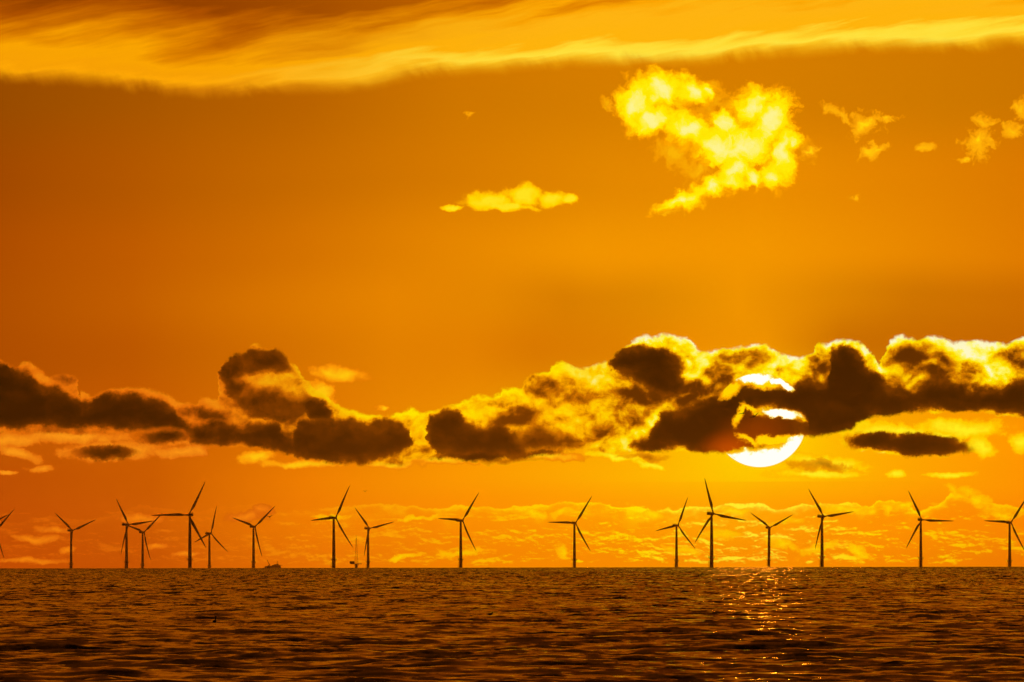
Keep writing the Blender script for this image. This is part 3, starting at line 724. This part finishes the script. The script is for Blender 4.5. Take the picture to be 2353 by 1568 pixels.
# ================================================================== the drilling platform on the horizon
def make_rig():
    D = 26000.0; u = K * D                                       # 1.11 m per grid unit
    base = spot(628, 1306.5, D)
    root = empty('drilling_platform', (base.x, base.y, base.z), -az(628))
    root.scale = (u, u, u)
    tag(root, 'hazy drilling platform with a slanting crane and a short derrick on the far horizon', 'oil platform')
    # modelled in grid units: x from -23 to +20, z up from the water line
    bm = bmesh.new()
    for x in (-17, -6, 6, 15):
        for y in (-6, 6): bar(bm, (x, y, -14), (x, y, 3.5), 1.1, 10)
    for x0, x1 in ((-17, -6), (-6, 6), (6, 15)):
        bar(bm, (x0, -6, -12), (x1, -6, 2.5), 0.45, 6); bar(bm, (x1, -6, -12), (x0, -6, 2.5), 0.45, 6)
    link('jacket_leg', bm, M_RIG, root)
    bm = bmesh.new()
    box(bm, -20.5, 17.5, -9, 9, 1.6, 4.6, 0.2); box(bm, -19.0, 16.0, -8, 8, 4.62, 7.0, 0.2); box(bm, -22.8, -20.5, -4, 4, 3.4, 4.3)
    box(bm, -13, -9.5, -6, 3, 7.02, 8.6); box(bm, 7, 11.5, -7, 5, 7.02, 11.4, 0.15); box(bm, 11.7, 15.8, -6, 6, 7.02, 9.0, 0.15)
    link('deck', bm, M_RIG, root)
    bm = bmesh.new(); box(bm, 1.2, 6.8, -6, 6, 7.02, 10.4, 0.2); box(bm, -4.0, 1.0, -5, 5, 7.02, 8.9, 0.2); link('living_quarters', bm, M_RIG, root)
    bm = bmesh.new(); rings(bm, [(8.4, 3.0), (8.9, 3.2)], 8, 'Z', (17.6, -2, 0)); bar(bm, (15, -2, 6.5), (18.5, -2, 8.4), 0.4); link('helideck', bm, M_RIG, root)
    bm = bmesh.new()
    bar(bm, (-9.6, -4, 7), (-9.6, -4, 9.6), 0.9, 8); box(bm, -10.8, -8.4, -5, -3, 9.4, 11.0)
    a0, a1 = Vector((-9.6, -4, 10)), Vector((-14.6, -4, 20.5))
    for s_ in (-0.7, 0.7):
        bar(bm, a0 + Vector((s_, 0, 0)), a1 + Vector((s_ * 0.35, 0, 0)), 0.28, 5)
    for k in range(7):
        p, q = a0.lerp(a1, k / 7), a0.lerp(a1, (k + 1) / 7); s_ = 0.7 if k % 2 else -0.7
        bar(bm, p + Vector((s_, 0, 0)), q - Vector((s_ * 0.8, 0, 0)), 0.18, 4)
    bar(bm, a1, a1 + Vector((-0.1, 0, -3.0)), 0.1, 4)
    link('crane', bm, M_RIG, root, False)
    bm = bmesh.new()
    for sx, sy in ((-1, -1), (1, -1), (1, 1), (-1, 1)):
        bar(bm, (9 + sx * 1.6, -1 + sy * 1.6, 11), (9 + sx * 0.5, -1 + sy * 0.5, 17.5), 0.25, 5)
    for k in range(4):
        w0 = 1.6 - 0.28 * k; z = 11 + k * 1.6
        bar(bm, (9 - w0, -2.6 + 0.28 * k, z), (9 + w0 - 0.28, -2.6 + 0.28 * k, z + 1.6), 0.16, 4)
    link('derrick', bm, M_RIG, root, False)
make_rig()

# ================================================================== birds
def tube_body(bm, prof, seg=12):
    """body along +X: (x, z centre, half width, half height)"""
    prev = None
    for i_, (x, zc, w_, h_) in enumerate(prof):
        ring_ = [bm.verts.new((x, w_ * math.cos(2 * math.pi * i / seg), zc + h_ * math.sin(2 * math.pi * i / seg))) for i in range(seg)]
        if prev:
            for i in range(seg): bm.faces.new((prev[i], prev[(i + 1) % seg], ring_[(i + 1) % seg], ring_[i]))
        else: bm.faces.new(ring_)
        prev = ring_
    bm.faces.new(prev)
def wing(bm, pts, side):
    """thick tapered wing; pts = (span, forward, up, chord, thickness)"""
    prev = None
    for s_, f, up_, ch, th_ in pts:
        y = side * s_
        ring_ = [bm.verts.new((f + ch * 0.5, y, up_)), bm.verts.new((f + ch * 0.1, y, up_ + th_)), bm.verts.new((f - ch * 0.5, y, up_)), bm.verts.new((f + ch * 0.1, y, up_ - th_))]
        if prev:
            for i in range(4): bm.faces.new((prev[i], prev[(i + 1) % 4], ring_[(i + 1) % 4], ring_[i]))
        else: bm.faces.new(ring_)
        prev = ring_
    bm.faces.new(prev)
GULL_BODY = [(-0.34, 0.0, 0.05, 0.008), (-0.22, 0.0, 0.055, 0.02), (-0.14, -0.005, 0.055, 0.045), (0.0, -0.01, 0.07, 0.065), (0.10, 0.0, 0.06, 0.055), (0.17, 0.012, 0.042, 0.042), (0.22, 0.018, 0.045, 0.043), (0.26, 0.016, 0.03, 0.03), (0.275, 0.012, 0.012, 0.012)]
def flying(name, loc, heading, roll, lift, label, size=1.0, tipdrop=0.0, pitch=0.0):
    root = empty(name, loc); root.rotation_mode = 'XYZ'
    root.rotation_euler = (R(roll), R(pitch), R(heading)); root.scale = (size,) * 3
    tag(root, label, 'bird')
    bm = bmesh.new(); tube_body(bm, GULL_BODY); b_ = link('body', bm, M_GULL, root)
    bm = bmesh.new(); bar(bm, (0.27, 0, 0.012), (0.325, 0, 0.0), 0.012, 6, 0.003); link('beak', bm, M_BEAK, root)
    for s_ in (-1, 1):
        bm = bmesh.new()
        wing(bm, [(0.03, 0.05, 0.02, 0.20, 0.022), (0.18, 0.09, 0.02 + lift * 0.18, 0.19, 0.02), (0.32, 0.08, 0.02 + lift * 0.30, 0.16, 0.016), (0.48, -0.01, 0.02 + lift * (0.34 - tipdrop * 0.16), 0.11, 0.012), (0.62, -0.12, 0.02 + lift * (0.34 - tipdrop * 0.36), 0.035, 0.004)], s_)
        link('wing', bm, M_GULL, root)
    return root
flying('seagull', spot(1708, 951.5, 1500), -80, 34, 0.7, 'dark seagull gliding across the sun, left and higher bird of the pair', 1.25, 0.2, 22)
flying('seagull', spot(1733, 959, 1480), -75, 30, 0.5, 'dark seagull gliding across the sun, right and lower bird of the pair', 1.4, 0.2, 22)
flying('seagull', spot(619, 1187.5, 2300), -80, 8, 0.9, 'small seagull with raised wings beside a turbine blade above the drilling platform', 1.35, 0.5, 30)
flying('seagull', spot(838.5, 1129, 3000), -90, 0, 0.8, 'tiny faint seagull with drooping wingtips high above the lattice mast', 1.2, 1.3, 25)

def swimmer(px_, py_, label, upright, heading, size=1.0):
    e = el(py_); D = CAM_H / -math.tan(e) * 1.0
    # where the line of sight meets the curved water
    for _ in range(6): D = (CAM_H + D * D / (2 * RE)) / -math.tan(e)
    a = az(px_)
    root = empty('seabird', (math.sin(a) * D, math.cos(a) * D, -D * D / (2 * RE) + 0.09)); root.rotation_euler = (0, 0, R(heading)); root.scale = (size,) * 3
    tag(root, label, 'bird')
    bm = bmesh.new()
    tube_body(bm, [(-0.24, 0.05, 0.015, 0.01), (-0.18, 0.05, 0.05, 0.03), (-0.08, 0.045, 0.075, 0.065), (0.05, 0.045, 0.075, 0.07), (0.13, 0.05, 0.05, 0.055), (0.17, 0.06, 0.02, 0.025)])
    link('body', bm, M_BIRD, root)
    bm = bmesh.new()
    hz = 0.27 if upright else 0.15
    bar(bm, (0.12, 0, 0.07), (0.15, 0, hz - 0.02), 0.036, 8, 0.024)
    bmesh.ops.create_icosphere(bm, subdivisions=2, radius=0.036, matrix=Matrix.Translation((0.16, 0, hz)))
    hd_ = link('head', bm, M_BIRD, root)
    bm = bmesh.new(); bar(bm, (0.185, 0, hz), (0.25, 0, hz + (0.02 if upright else -0.005)), 0.012, 6, 0.003); link('beak', bm, M_BEAK, hd_)
for a_ in ((492.5, 1433, 'dark seabird sitting upright on the water left of the middle, neck raised', True, 70, 0.95),
           (1124.8, 1417, 'small dark seabird swimming low on the water left of the middle of the sea', False, 0, 0.85),
           (1526.7, 1398, 'small dark seabird swimming on the water left of the sun path, right one of two', False, 180, 0.85),
           (1503.0, 1397, 'smallest dark seabird swimming just left of another one near the sun path', False, 180, 0.7),
           (1696.0, 1414.5, 'small dark seabird swimming in the orange sun path', False, 0, 0.8),
           (2172.0, 1373, 'small dark seabird swimming far out on the water toward the right', False, 0, 0.6)):
    swimmer(*a_)

# ================================================================== haze over the sea
def make_haze():
    bm = bmesh.new(); box(bm, -30500, 30500, -30500, 30500, -64, 165)
    m = bpy.data.materials.new("haze"); m.use_nodes = True
    nt = m.node_tree; nt.nodes.clear()
    v = nt.nodes.new('ShaderNodeVolumePrincipled'); o = nt.nodes.new('ShaderNodeOutputMaterial')
    v.inputs['Color'].default_value = (0.96, 0.74, 0.58, 1); v.inputs['Density'].default_value = HAZE_D; v.inputs['Anisotropy'].default_value = 0.87
    nt.links.new(v.outputs[0], o.inputs['Volume'])
    h = link('haze', bm, m, None, False); h['kind'] = 'stuff'
    return h
HAZE_D = 4.8e-6
make_haze()
